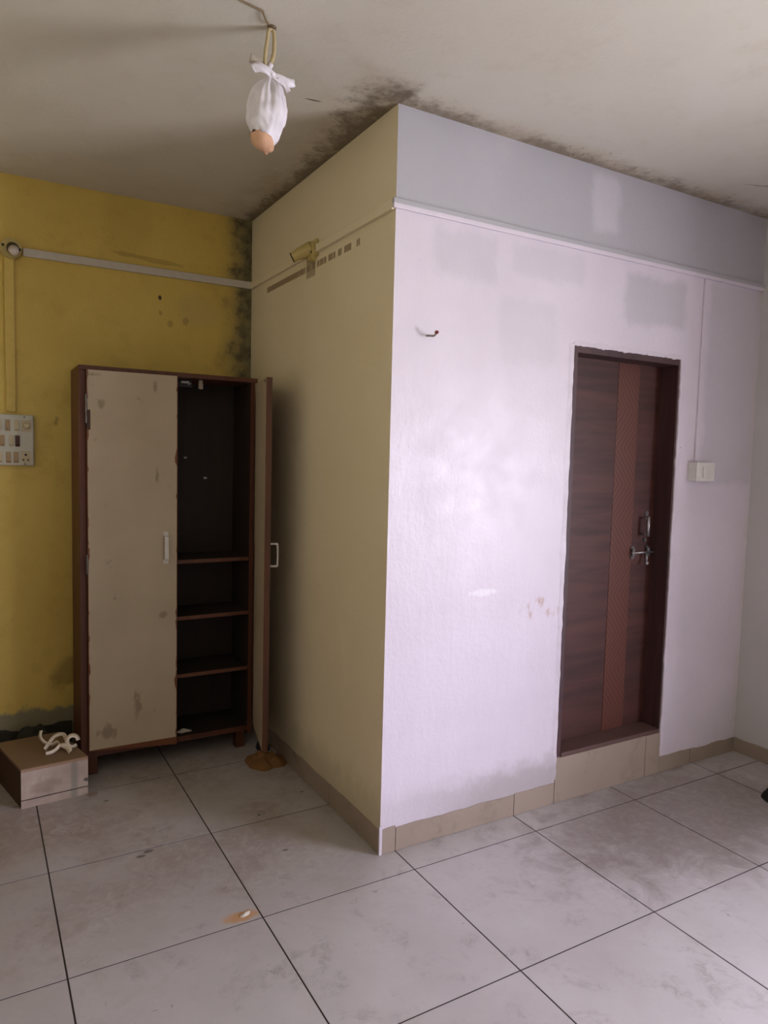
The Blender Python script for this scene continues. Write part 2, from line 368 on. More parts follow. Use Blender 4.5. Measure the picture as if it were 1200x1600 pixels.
# sliver of wall paint that runs down the shaft's corner to the floor
struct(link('trim_1', prism([(-.005, -.005), (.007, -.005), (.007, -.0002), (-.0002, -.0002), (-.0002, .004), (-.005, .004)], 0.0, 0.115), M_WHITE))

# ------------------------------------------------------------------ door
def wood(name, dark, light, rough=0.4, horiz=False, sc=1.0, obj=True):
    g = G(name); o, x, y, z = g.obj()
    s = (1.2, 1.2, 14) if horiz else (14, 14, 1.0)
    n = g.noise(2.0 * sc, 6, 0.6, o, s, dist=.5); n2 = g.noise(1.5, 3, .5, o, (.4, .4, 5) if horiz else (1, 1, 1))
    c = g.mix(g.st(g.add(g.mul(n, .6), g.mul(n2, .4)), .32, .68), dark, light)
    return g.bsdf(c, rough, bump=n, bs=.08, bd=.002)
M_DOOR = wood('dark brown door laminate', lin(58, 30, 25), lin(86, 47, 39), .55, True, .6)
M_FRAME = wood('dark brown door frame', lin(56, 34, 35), lin(78, 50, 51), .55)
def strip_mat():
    g = G('chevron laminate strip'); o, x, y, z = g.obj()
    # zigzag: diagonal lines whose direction swaps every half period
    per = 0.36; tri = g.ma('PINGPONG', g.add(z, g.mul(g.sub(g.noise(3, 2), .5), .02)), per / 2)
    d = g.add(g.mul(tri, 0.75), x)
    v = g.ma('FRACT', g.ma('DIVIDE', d, 0.027)); ln = g.mul(g.st(v, 0.30, 0.42), g.st(v, 0.70, 0.58))
    n = g.noise(30, 5, .6, o, (4, 1, 1))
    c = g.mix(n, lin(88, 48, 38), lin(108, 62, 47)); c = g.mix(g.mul(ln, .6), c, lin(62, 33, 27))
    return g.bsdf(c, .42, bump=ln, bs=-.1, bd=.002)
M_STRIP = strip_mat()
M_STEEL = plain('worn steel', lin(170, 168, 170), .32, .9, var=.15)
M_STEELD = plain('tarnished steel', lin(120, 116, 116), .42, .85, var=.2)
door = struct(link('door_1', B(DX0, DX0 + .030, 0.002, .105, DZ0, DZ1), M_FRAME))           # left jamb carries the rest
link('jamb', B(DX1 - .012, DX1, 0.002, .105, DZ0, DZ1), M_FRAME, door)
link('frame_head', B(DX0 + .030, DX1 - .012, 0.002, .105, DZ1 - .028, DZ1), M_FRAME, door)
link('threshold', B(DX0 + .030, DX1 - .012, -0.004, .105, DZ0 - .004, DZ0 + .018, bev=.002), plain('worn brown timber sill', lin(92, 66, 60), .6, var=.25, scale=12), door)
panel = link('door_panel', B(DX0 + .005, DX1 - .001, .105, .118, DZ0, DZ1 - .001), M_DOOR, door)
link('inlay_strip', B(1.303, 1.447, .1025, .106, DZ0 + .019, DZ1 - .029, bev=.001), M_STRIP, panel)
g_ = bmesh.new()
cyl(g_, (1.513, .062, 1.188), (1.513, .062, 1.285), .0085, seg=16)
for zz in (1.196, 1.277): cyl(g_, (1.513, .062, zz), (1.513, .105, zz), .005, seg=12)
link('pull_handle', g_, M_STEEL, panel, True)
g_ = bmesh.new(); cyl(g_, (1.547, .101, 1.297), (1.547, .1055, 1.297), .014, seg=20); cyl(g_, (1.540, .099, 1.166), (1.540, .1055, 1.166), .009, seg=16)
link('screw_plate', g_, M_STEELD, panel)
lt = bmesh.new()
for xx in (1.452, 1.558):
    for zz in (1.127, 1.086): cyl(lt, (xx, .096, zz), (xx, .1055, zz), .012, seg=16)
    bx(lt, xx - .009, xx + .009, .088, .1055, 1.086, 1.127, bev=.002)
link('latch_bracket', lt, M_STEELD, panel)
lt = bmesh.new(); cyl(lt, (1.436, .086, 1.1065), (1.602, .086, 1.1065), .0052, seg=12)
cyl(lt, (1.538, .086, 1.1065), (1.524, .070, 1.062), .0065, .005, seg=12); ball(lt, (1.523, .069, 1.056), .0105)
link('latch_bolt', lt, M_STEEL, panel, True)
# chipped plaster lip round the frame
def lip(pts, seed, w=.02):
    bm = bmesh.new(); n = 60; A, Bp = Vector(pts[0]), Vector(pts[1]); out = Vector(pts[2]); f = []
    for k in range(n + 1):
        c = A.lerp(Bp, k / n); a = mnoise.noise(Vector((k * .83, seed, 0))); b = mnoise.noise(Vector((k * .17, seed, 5)))
        f.append((c - out * (.001 + .006 * a + .004 * b), c + out * (w + .010 * b), -.004 - .003 * abs(a)))
    for k in range(n):
        q = []
        for (i, o_, h) in (f[k], f[k + 1]): q.append((bm.verts.new((i.x, h, i.z)), bm.verts.new((o_.x, -.0005, o_.z)), bm.verts.new((i.x, .003, i.z))))
        bm.faces.new((q[0][0], q[0][1], q[1][1], q[1][0])); bm.faces.new((q[0][2], q[0][0], q[1][0], q[1][2]))
    bmesh.ops.remove_doubles(bm, verts=bm.verts, dist=1e-5); bmesh.ops.recalc_face_normals(bm, faces=bm.faces); return bm
struct(link('trim_2', lip(((DX0, 0, DZ0 - .10), (DX0, 0, DZ1 + .005), (-1, 0, 0)), 1), M_WHITE))
struct(link('trim_3', lip(((DX0, 0, DZ1), (DX1, 0, DZ1), (0, 0, 1)), 2), M_WHITE))
struct(link('trim_4', lip(((DX1, 0, DZ0 - .12), (DX1, 0, DZ1), (1, 0, 0)), 3), M_WHITE))

# ------------------------------------------------------------------ conduits
M_PVC = plain('dusty white conduit plastic', lin(196, 188, 176), .5)
M_PVCY = plain('conduit painted yellow', lin(206, 178, 92), .55)
CZ0, CZ1 = 2.444, 2.482
tag(link('conduit', B(-1.125, -.001, D - .016, D - .0005, CZ0, CZ1, bev=.004), M_PVC), 'long white plastic conduit strip running level across the yellow wall', 'conduit')
tag(link('conduit', B(-1.205, -1.163, D - .014, D - .0005, 1.715, 2.43, bev=.004), M_PVCY), 'yellow painted vertical conduit above the switchboard on the yellow wall', 'conduit')
tag(link('conduit', B(-.016, -.0005, .004, D - .018, CZ0 - .002, CZ1 - .006, bev=.004), M_CREAM), 'cream painted conduit strip along the narrow shaded side wall', 'conduit')
tag(link('conduit', B(-.016, W - .002, -.014, -.0005, CZ0, CZ1 - .003, bev=.003), M_WHITE), 'white painted conduit strip running level above the brown door', 'conduit')
tag(link('conduit', B(1.742, 1.772, -.010, -.0005, 1.562, 2.443, bev=.003), M_WHITE), 'white painted vertical conduit dropping to the small white switch box', 'conduit')

# ------------------------------------------------------------------ small fixtures
M_IVORY = plain('ivory switch plastic', lin(220, 216, 210), .42)
sw = thing('switch_box', 'small white surface switch box on the white wall right of the door', 'switch', (1.75, 0, 1.51))
def L3(x0, x1, y0, y1, z0, z1, o): return (x0 - o[0], x1 - o[0], y0 - o[1], y1 - o[1], z0 - o[2], z1 - o[2])
o_ = (1.75, 0, 1.51)
link('back_box', B(*L3(1.702, 1.835, -.046, -.0005, 1.466, 1.554, o_), bev=.003), M_IVORY, sw)
link('cover_plate', B(*L3(1.700, 1.838, -.052, -.0455, 1.464, 1.556, o_), bev=.002), M_IVORY, sw)
link('rocker', B(*L3(1.745, 1.785, -.058, -.0515, 1.482, 1.535, o_), bev=.002), plain('switch rocker', lin(218, 214, 206), .35), sw)

nl = tube([(.150, .002, 2.005), (.152, -.02, 2.003), (.153, -.036, 2.000), (.155, -.048, 2.002), (.156, -.056, 2.010)], .0042, 5, 8)
nail = tag(link('wall_hook', nl, plain('rusty bent nail', lin(150, 138, 132), .6), None, True), 'small bent hook nail with a reddish tip high on the white wall', 'hook')
g_ = bmesh.new(); ball(g_, (.156, -.057, 2.011), .0075, (1, 1.2, .9)); link('nail_tip', g_, plain('red tip', lin(120, 40, 34), .6), nail, True)['label'] = 'dark red nail tip'

# angled batten lamp holder on the shaded side wall
M_YPL = plain('holder painted yellow', lin(188, 168, 104), .5, var=.2)
M_BLK = plain('black bakelite', lin(26, 24, 22), .45)
lh = thing('lamp_holder', 'yellow painted angled lamp holder with dark open end on the shaded side wall', 'lamp holder', (0, .715, 2.455))
g_ = bmesh.new(); cyl(g_, (-.0005, 0, 0), (-.028, 0, 0), .045, .041, 28); link('base', g_, M_YPL, lh)
g_ = bmesh.new(); bx(g_, -.016, -.001, -.05, -.030, -.028, .046, bev=.003); link('wall_block', g_, M_YPL, lh)
d_ = Vector((-.60, .30, -.36)).normalized(); p0 = Vector((-.018, .0, .012))
g_ = bmesh.new(); cyl(g_, p0, p0 + d_ * .060, .030, .027, 24); cyl(g_, p0 + d_ * .060, p0 + d_ * .092, .024, .022, 24)
sk = link('socket', g_, M_YPL, lh)
g_ = bmesh.new(); cyl(g_, p0 + d_ * .0915, p0 + d_ * .095, .0225, .0225, 24); link('socket_mouth', g_, M_BLK, sk)
for s_ in (-.03, .03):
    g_ = bmesh.new(); cyl(g_, (-.028, s_, -.012), (-.031, s_, -.012), .005, seg=10); link('screw', g_, M_BLK, lh)

# batten holder on the yellow wall, facing the room
jb = thing('lamp_holder', 'round yellow painted lamp holder with white mouth on the yellow wall above the switchboard', 'lamp holder', (-1.175, D, 2.468))
g_ = bmesh.new(); cyl(g_, (0, -.0005, 0), (0, -.030, 0), .050, .045, 28); link('base', g_, M_YPL, jb)
q0 = Vector((.006, -.02, .004)); dd = Vector((.06, -.85, -.40)).normalized()
g_ = bmesh.new(); cyl(g_, q0, q0 + dd * .040, .027, .025, 24); sk = link('socket', g_, M_BLK, jb)
g_ = bmesh.new(); cyl(g_, q0 + dd * .040, q0 + dd * .062, .023, .021, 24); ball(g_, q0 + dd * .062, .021, u=20, v=12); link('mouth_cap', g_, plain('dusty white cap', lin(206, 194, 186), .45), sk, True)
g_ = bmesh.new(); cyl(g_, (-.034, -.030, .010), (-.034, -.0335, .010), .006, seg=10); link('screw', g_, M_BLK, jb); g_ = bmesh.new(); cyl(g_, (.036, -.029, -.002), (.036, -.0335, -.002), .006, seg=10); link('screw', g_, M_BLK, jb)

# switchboard
sb = thing('switchboard', 'pale grey switchboard with three rows of worn switches on the yellow wall', 'switchboard', (-1.24, D, 1.58))
M_SBP = plain('grey white board plastic', lin(196, 194, 180), .4, var=.08)
M_SWB = plain('browned switch plastic', lin(168, 142, 106), .45, var=.25); M_SWD = plain('dark brown switch', lin(70, 32, 26), .45)
M_SWP = plain('cream switch plastic', lin(194, 180, 148), .42)
link('board', B(-.15, .151, -.020, -.0005, -.120, .122, bev=.004), M_SBP, sb)
pf = link('front_plate', B(-.147, .148, -.032, -.0195, -.117, .119, bev=.004), M_SBP, sb)
def module(x0, x1, z0, z1, mat, kind):
    md = link('switch' if kind == 's' else kind, B(x0, x1, -.0345, -.0315, z0, z1, bev=.0012), M_SWP, pf)
    return md
def sw_mod(x0, z0, mat, w=.021, h=.053):
    bm = B(x0, x0 + w, -.0342, -.0316, z0, z0 + h, bev=.001)
    bm2 = prism([(x0 + .003, -.0335), (x0 + w - .003, -.0335), (x0 + w - .003, -.0336), (x0 + .003, -.0336)], z0 + .006, z0 + h - .006)
    bm2.free()
    # rocker: a wedge tilted forward at its lower half
    va = [bm.verts.new(c) for c in ((x0 + .003, -.034, z0 + .005), (x0 + w - .003, -.034, z0 + .005), (x0 + w - .003, -.041, z0 + .010), (x0 + .003, -.041, z0 + .010),
                                    (x0 + .003, -.036, z0 + h - .005), (x0 + w - .003, -.036, z0 + h - .005), (x0 + w - .003, -.033, z0 + h - .004), (x0 + .003, -.033, z0 + h - .004))]
    for f in ((0, 1, 2, 3), (3, 2, 5, 4), (4, 5, 6, 7), (0, 3, 4, 7), (1, 6, 5, 2), (0, 7, 6, 1)): bm.faces.new([va[i] for i in f])
    bmesh.ops.recalc_face_normals(bm, faces=bm.faces)
    return link('switch', bm, mat, pf)
rows = (.043, -.030, -.108)
xs = (-.130, -.092, -.054, -.011 + .000, .029 - .0, .066)
for xx, mt in zip((-.122, -.084, -.046, -.008, .029, .067), (M_SWP, M_SWB, M_SWP, M_SWP, M_SWB, M_SWP)): sw_mod(xx, rows[0], mt)
for xx, mt in zip((-.122, -.084, -.046, -.008 + .014, .044, .070), (M_SWP, M_SWP, M_SWB, M_SWB, M_SWP, M_SWD)): sw_mod(xx, rows[1], mt, .020)
for xx, mt in zip((-.122, -.084, -.046, -.004, .030, .062), (M_SWB, M_SWP, M_SWP, M_SWP, M_SWB, M_SWB)): sw_mod(xx, rows[2], mt, .022)
g_ = B(.097, .138, -.0345, -.0316, rows[0], rows[0] + .054, bev=.001); cyl(g_, (.118, -.0345, rows[0] + .027), (.118, -.046, rows[0] + .027), .016, .013, 20); link('fan_regulator', g_, M_SWP, pf)
rg = B(.092, .136, -.0345, -.0316, rows[2], rows[2] + .056, bev=.001); so = link('socket_outlet', rg, M_SWP, pf)
g_ = bmesh.new()
for (a, b, r) in ((.114, .042, .0045), (.104, .018, .0035), (.124, .018, .0035)): cyl(g_, (a, -.0343, rows[2] + b), (a, -.0350, rows[2] + b), r, seg=12)
g_.free()
g_ = bmesh.new()
for (a, b, r) in ((.114, .040, .0055), (.104, .016, .0042), (.124, .016, .0042)): cyl(g_, (a, -.0344, rows[2] + b), (a, -.0352, rows[2] + b), r, seg=12)
so_h = link('socket_holes', g_, M_BLK, pf)
for (a, b) in ((.110, .110), (.110, -.112), (-.11, .110), (-.11, -.112)):
    g_ = bmesh.new(); cyl(g_, (a, -.0315, b), (a, -.0335, b), .004, seg=10); link('screw', g_, M_STEELD, pf)

# ------------------------------------------------------------------ cupboard
CX0, CX1, CY0, CY1, CZB, CZT = -.928, -.098, 1.200, 1.490, .100, 1.924
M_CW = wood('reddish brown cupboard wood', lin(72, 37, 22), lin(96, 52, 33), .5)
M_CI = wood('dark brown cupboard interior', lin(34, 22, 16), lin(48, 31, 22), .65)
M_EDGE = wood('raw brown shelf edging', lin(78, 45, 28), lin(102, 62, 40), .55)
def laminate(name, x0, x1, z0, z1, seed):
    g = G(name); o, x, y, z = g.obj()
    n1 = g.noise(2.5, 5, .6, o); n2 = g.noise(14, 5, .7, o); n3 = g.noise(5, 4, .6, o, (1, 1, .6)); n4 = g.noise(9, 3, .5, o, (.3, .3, 1))
    base = g.mix(g.st(n1, .3, .7), lin(176, 160, 134), lin(188, 172, 148))
    sm = g.mul(g.st(n2, .6, .72), g.st(n3, .5, .62)); base = g.mix(g.mul(sm, .6), base, lin(104, 90, 72))
    d = g.mn(g.sub(x, x0), g.sub(x1, x))
    chip = g.st(g.sub(d, g.mul(g.mx(g.sub(n4, .52), 0.0), .065)), .0045, .0025)
    chip = g.mx(chip, g.st(g.sub(z, z0), .006, .004))
    base = g.mix(chip, base, lin(112, 64, 36))
    return g, base, n2, chip, o, x, y, z
g, base, n2, chip, o, x, y, z = laminate('cream door laminate', 0.0, .405, 0.0, 1.77, 1)
n5 = g.noise(32, 4, .7, o, (1, 1, .5))
for (u, v, r1, r2) in ((.215, .20, .016, .05), (.34, .62, .014, .014), (.08, .08, .03, .03), (.30, 1.70, .008, .03), (.31, 1.30, .006, .03), (.06, 1.62, .012, .02), (.03, 1.75, .025, .008)):
    base = g.mix(g.mul(g.spot(x, z, u, v, r1, r2, g.mul(g.sub(n5, .5), 4.5), .5), .5), base, lin(104, 90, 70))
base = g.mix(g.mul(g.box(x, z, -.01, .016, 1.50, 1.59, .002), g.st(n5, .2, .3)), base, lin(70, 40, 28))
M_DOORL = g.bsdf(base, .42, bump=g.add(g.mul(chip, -1.0), g.mul(n2, .1)), bs=.3, bd=.002)
g, base, n2, chip, o, x, y, z = laminate('cream inner door laminate', -.02, .402, 0.0, 1.77, 2)
peel = g.mul(g.st(g.add(x, g.mul(g.sub(g.noise(6, 3, .5, o, (.2, .2, 1)), .5), .08)), .035, .025), g.st(z, 1.0, .93)); base = g.mix(peel, base, lin(112, 62, 36))
M_DOORR = g.bsdf(base, .45)
cb = thing('cupboard', 'tall reddish brown wooden cupboard with cream doors standing against the yellow wall', 'cupboard', (0, 0, 0))
link('side_panel', B(CX0, CX0 + .030, CY0, CY1, CZB - .02, CZT - .022, bev=.0015), M_CW, cb)
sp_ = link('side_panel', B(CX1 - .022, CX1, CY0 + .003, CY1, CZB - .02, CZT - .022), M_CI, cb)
link('edge_strip', B(CX1 - .022, CX1, CY0, CY0 + .003, CZB - .02, CZT - .022), M_CW, sp_)
link('top_panel', B(CX0, CX1 + .012, CY0 - .006, CY1, CZT - .0215, CZT, bev=.0015), M_CW, cb)
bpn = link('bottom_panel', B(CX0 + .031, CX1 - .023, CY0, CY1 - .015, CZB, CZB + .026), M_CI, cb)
link('edge_strip', B(CX0 + .031, CX1 - .023, CY0 - .004, CY0, CZB, CZB + .0262), M_CW, bpn)
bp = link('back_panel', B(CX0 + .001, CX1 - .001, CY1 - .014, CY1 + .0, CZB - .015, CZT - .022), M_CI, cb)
for zz in (1.004, .722, .430):
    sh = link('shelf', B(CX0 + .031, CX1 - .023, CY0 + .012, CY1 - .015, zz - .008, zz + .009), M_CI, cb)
    link('edge_strip', B(CX0 + .031, CX1 - .023, CY0 + .007, CY0 + .012, zz - .0085, zz + .0095), M_EDGE, sh)
for (xx, yy) in ((CX0 + .03, CY0 + .03), (CX1 - .075, CY0 + .03), (CX0 + .03, CY1 - .06), (CX1 - .075, CY1 - .06)):
    link('leg', B(xx, xx + .045, yy, yy + .045, 0.0, CZB - .0005, bev=.002), M_CW, cb)
for (u, v, s_) in ((-.273, 1.409, .008), (-.379, 1.515, .006)):  # small white specks of stuck paper, built as little metal pegs
    g_ = bmesh.new(); bx(g_, u - s_, u + s_, CY1 - .019, CY1 - .0138, v - s_ * .7, v + s_ * .7, bev=.001); cyl(g_, (u + s_ * .3, CY1 - .019, v), (u + s_ * .3, CY1 - .034, v + .003), .0025, seg=8)
    link('paper_speck', g_, M_STEEL, bp)
g_ = bmesh.new(); cyl(g_, (-.350, 1.29, CZT - .022), (-.350, 1.29, CZT - .036), .0105, seg=18); cyl(g_, (-.350, 1.29, CZT - .036), (-.350, 1.29, CZT - .064), .0125, .012, seg=18)
link('bulb_socket', g_, plain('dusty cream plug', lin(190, 172, 150), .5), cb)['label'] = 'cream round socket hanging under the top panel'
g_ = bmesh.new(); bx(g_, -.468, -.398, 1.275, 1.325, CZT - .060, CZT - .022, bev=.002); lk = link('lock_case', g_, M_BLK, cb)
g_ = bmesh.new(); bx(g_, -.452, -.412, 1.271, 1.2752, CZT - .042, CZT - .030, bev=.001); cyl(g_, (-.418, 1.272, CZT - .048), (-.404, 1.269, CZT - .040), .003, seg=8); link('lock_plate', g_, M_STEEL, lk)
# closed left door, its lower edge sagging towards the free side
dl_ = thing('door_holder', '', ''); bpy.data.objects.remove(dl_)
bm = B(0.0, .405, -.019, 0.0, 0.0, 1.770, bev=.0012)
for v in bm.verts:
    if v.co.z < .1: v.co.z -= v.co.x / .405 * .033
ld = link('door', bm, M_DOORL, cb); ld.location = (CX0 + .031, CY0 - .0005, .134); ld.rotation_euler = (0, 0, math.radians(-1.2))
ld['label'] = 'closed left cupboard door with chipped cream laminate'
def dhandle(face, zc, L, off, sign, axis):
    bm = bmesh.new(); z0, z1 = zc - L / 2, zc + L / 2
    pts = [(0, 0, z0), (0, sign * off * .75, z0), (0, sign * off, z0 + .008), (0, sign * off, z1 - .008), (0, sign * off * .75, z1), (0, 0, z1)]
    sweep(bm, smoothpts(pts, 4), circ(.0052, 10), (1, 0, 0)); return bm
M_ALU = plain('worn white aluminium', lin(214, 210, 204), .4, .15)
bm = bmesh.new()
x_ = .350; z0 = .888; z1 = 1.010                      # flat bridge handle on two foot plates
bx(bm, x_ - .0095, x_ + .0095, -.044, -.036, z0 + .006, z1 - .006, bev=.002)
for zz in (z0 + .008, z1 - .008): bx(bm, x_ - .008, x_ + .008, -.037, -.019, zz - .004, zz + .004)
for zz in (z0 - .006, z1 + .006): bx(bm, x_ - .012, x_ + .012, -.0225, -.0185, zz - .010, zz + .010, bev=.001)
hd = link('handle', bm, M_ALU, ld); hd['label'] = 'white metal bridge handle'
bm = bmesh.new()
cyl(bm, (-.002, -.021, 1.53), (-.002, -.021, 1.66), .0030, seg=10)
for zz in (1.55, 1.595, 1.64): cyl(bm, (-.002, -.021, zz - .016), (-.002, -.021, zz + .012), .0044, seg=10)
link('hinge', bm, M_STEELD, ld)
bm = bmesh.new()
cyl(bm, (-.002, -.021, .84), (-.002, -.021, .93), .0046, seg=10)
link('hinge', bm, M_STEELD, ld)
# open right door: local x from hinge to free edge, local y to the outer face
rd = link('door', B(0.0, .403, 0.0, .026, 0.0, 1.752, bev=.001), M_EDGE, cb)
rd.location = (CX1 + .001, CY0 - .010, .140)
rd.rotation_euler = (0, 0, math.atan2(-.385, -.088))
rd['label'] = 'open right cupboard door seen edge on'
link('inner_laminate', B(.012, .402, -.0012, .0002, .002, 1.750), M_DOORR, rd)['label'] = 'cream laminate on the inner side'
bm = dhandle(0, .932, .105, .040, 1, 'y')
for v in bm.verts: v.co += Vector((.352, .026, 0))
link('handle', bm, M_ALU, rd, True)['label'] = 'white metal bar handle'
bm = bmesh.new(); cyl(bm, (.36, -.003, 1.738), (.36, .001, 1.738), .007, seg=12); link('catch', bm, M_BLK, rd)

# ------------------------------------------------------------------ wooden box and what lies on and by it
BH = .172
g = G('grimy pale box front'); o, x, y, z = g.obj()
n1 = g.noise(6, 5, .6, o); n2 = g.noise(25, 5, .7, o)
base = g.mix(g.st(n1, .3, .7), lin(158, 138, 126), lin(180, 164, 150))
base = g.mix(g.mul(g.spot(x, z, .10, .085, .06, .03, g.mul(g.sub(n2, .5), 2)), .35), base, lin(120, 98, 90))
base = g.mix(g.mul(g.box(x, z, .200, .226, 0, .2, .006), .55), base, lin(116, 122, 108))
base = g.mix(g.mul(g.spot(x, z, .266, .068, .012, .008, g.mul(g.sub(n2, .5), 3)), .8), base, lin(50, 40, 34))
M_BOXF = g.bsdf(base, .6, bump=n2, bs=.15, bd=.003)
M_BOXT = plain('dusty brown box top', lin(128, 104, 78), .55, var=.14, scale=9)
M_BOXS = plain('dark brown box side', lin(70, 42, 26), .6, var=.3, scale=10)
box = thing('wooden_box', 'low brown wooden box with grimy pale front on the floor left of the cupboard', 'box', (-1.190, 1.012, 0), math.radians(5.3))
link('front_panel', B(0, .271, 0, .012, .0385, BH - .012), M_BOXF, box)
link('front_rail', B(0, .271, .0015, .012, 0, .0325), M_BOXF, box)
def sl(u): return -.172 * u
bm = prism([(0, .0125), (.271, .0125), (.271 - .05, .372), (-.05, .372)], BH - .012, BH); link('top_panel', bm, M_BOXT, box)
link('top_lip', prism([(0, 0), (.271, 0), (.271, .0122), (0, .0122)], BH - .0118, BH + .0005), plain('pale worn top edge', lin(150, 120, 96), .55), box)
bm = prism([(0, .0125), (.012, .0125), (.012 - .05, .372), (-.05, .372)], 0, BH - .0125); link('side_panel', bm, M_BOXS, box)
bm = prism([(.259, .0125), (.271, .0125), (.271 - .05, .372), (.259 - .05, .372)], 0, BH - .0125); link('side_panel', bm, M_BOXS, box)
link('back_panel', prism([(-.0365, .36), (.2075, .36), (.2075, .372), (-.0365, .372)], 0, BH - .0125), M_BOXS, box)
# twisted strip of white packing tape
M_RIB = plain('white plastic strip', lin(222, 210, 190), .4, var=.1)
zt = BH + .0015
rb = thing('packing_strip', 'twisted white plastic strip lying in curls on top of the wooden box', 'strip', (-1.036, 1.15, zt))
rb.scale = (.94, .94, .94)
def rib(pts, w=.011, tw=None, th=.0016):
    bm = bmesh.new(); P = smoothpts(pts, 7); n = len(P)
    t = [(tw[0] + (tw[1] - tw[0]) * i / (n - 1)) for i in range(n)] if tw else None
    sweep(bm, P, [(-th, -w), (th, -w), (th, w), (-th, w)], (0, 0, 1), None, t)
    return bm
pts1 = [(-.060, .115, .075), (-.066, .10, .050), (-.050, .07, .030), (-.020, .05, .020), (.005, .035, .034), (.012, .005, .026), (-.020, -.022, .013), (-.052, -.03, .012)]
pts2 = [(-.052, .02, .013), (-.03, .06, .025), (.0, .09, .045), (.035, .085, .050), (.045, .05, .038), (.05, .02, .02), (.058, -.02, .012)]
pts3 = [(.070 + .026 * math.cos(a), .01 + .010 * math.sin(a * 1.0), .036 + .025 * math.sin(a)) for a in [i * .55 for i in range(11)]]
pts4 = [(.0, .02, .02), (.025, .0, .028), (.045, -.03, .022), (.052, -.06, .012)]
link('curl', rib(pts1, .008, (.2, 1.3)), M_RIB, rb, True); link('curl', rib(pts2, .009, (.9, 0)), M_RIB, rb, True)
link('curl', rib(pts3, .011, (.0, .4)), M_RIB, rb, True); link('curl', rib(pts4, .012, (.3, 1)), M_RIB, rb, True)

def crumple(c, rx, ry, h, seed, n=40, m=10, rough=.35, prof=1.0, lift=.002):
    """a crumpled closed heap with an irregular outline"""
    bm = bmesh.new(); rings = []
    for j in range(m + 1):
        t = j / m; ring = []
        for k in range(n):
            a = 2 * math.pi * k / n
            rr = (1 + rough * mnoise.noise(Vector((math.cos(a) * 1.4, math.sin(a) * 1.4, seed)))) * t
            px, py = rx * rr * math.cos(a), ry * rr * math.sin(a)
            hz = h * (1 - t ** 1.3) ** prof * (1 + .5 * mnoise.noise(Vector((px / rx * 2.2, py / ry * 2.2, seed + 3)))) + h * .42 * (1 - t ** 4) * abs(mnoise.noise(Vector((px / rx * 3.4, py / ry * 3.4, seed + 9))))
            if t == 0 and k: ring.append(ring[0]); continue
            ring.append(bm.verts.new((c[0] + px, c[1] + py, max(lift, hz + lift))))
        rings.append(ring)
    for r, q in zip(rings, rings[1:]):
        for k in range(n):
            f = [r[k], q[k], q[(k + 1) % n], r[(k + 1) % n]]; f = list(dict.fromkeys(f))
            if len(f) > 2: bm.faces.new(f)
    bot = [bm.verts.new((v.co.x, v.co.y, 0.0004)) for v in rings[-1]]
    for k in range(n): bm.faces.new((rings[-1][k], bot[k], bot[(k + 1) % n], rings[-1][(k + 1) % n]))
    bm.faces.new(bot[::-1]); bmesh.ops.recalc_face_normals(bm, faces=bm.faces)
    return bm
M_ORANGE = plain('brown orange cloth', lin(122, 84, 42), .85, var=.25, scale=14, bump=.3)
c = crumple((.0, 0), .092, .108, .050, 4.2, 56, 16, .42, .85)
oc = tag(link('crumpled_cloth', c, M_ORANGE, None, True), 'crumpled orange brown cloth on the floor below the open cupboard door', 'cloth'); oc.location = (-.105, .985, 0)
c = crumple((0, 0), .035, .048, .052, 8.1, 36, 10, .4, .8)
o = tag(link('crumpled_bag', c, plain('dark blue plastic', lin(40, 40, 52), .4), None, True), 'small dark crumpled bag on the floor behind the orange brown cloth', 'bag'); o.location = (-.052, 1.155, 0)
c = crumple((0, 0), .125, .042, .075, 2.7, 48, 10, .35, .6)
o = tag(link('rag_heap', c, plain('dark grimy rag', lin(46, 44, 30), .9, var=.4, scale=20), None, True), 'dark grimy rag heaped along the yellow wall behind the wooden box', 'rag'); o.location = (-1.10, 1.478, 0); o.scale.z = 2.2
c = crumple((0, 0), .10, .07, .06, 5.5, 36, 10, .25, .5)
o = tag(link('bundle', c, plain('black cloth', lin(24, 22, 26), .7), None, True), 'small black bundle on the floor tiles at the far right by the right wall', 'bundle'); o.location = (1.90, -.46, 0)
c = crumple((0, 0), .024, .016, .008, 6.6, 20, 5, .5)
o = tag(link('foil_scrap', c, plain('dull foil', lin(150, 132, 122), .35, .5), None, False), 'tiny crumpled foil scrap on the floor by the corner of the wooden box', 'scrap'); o.location = (-.905, 1.018, 0)
c = crumple((0, 0), .034, .016, .012, 9.3, 24, 6, .6)
o = tag(link('paper_scrap', c, plain('white paper', lin(190, 180, 168), .7), None, False), 'small crumpled white paper scrap on the floor of the open cupboard', 'scrap'); o.location = (-.440, 1.25, CZB + .0265)
c = crumple((0, 0), .022, .009, .003, 3.3, 20, 4, .4)
o = tag(link('paint_flake', c, plain('white flake', lin(214, 206, 196), .6), None, False), 'white paint flake on the rust stained floor tile near the joint crossing', 'flake'); o.location = (-.578, -.105, 0); o.rotation_euler.z = .35
c = crumple((0, 0), .006, .004, .003, 1.3, 12, 3, .4)
o = tag(link('glass_chip', c, plain('green chip', lin(70, 96, 70), .4), None, False), 'tiny green chip on the floor tile in front of the cupboard', 'chip'); o.location = (-.308, .503, 0)

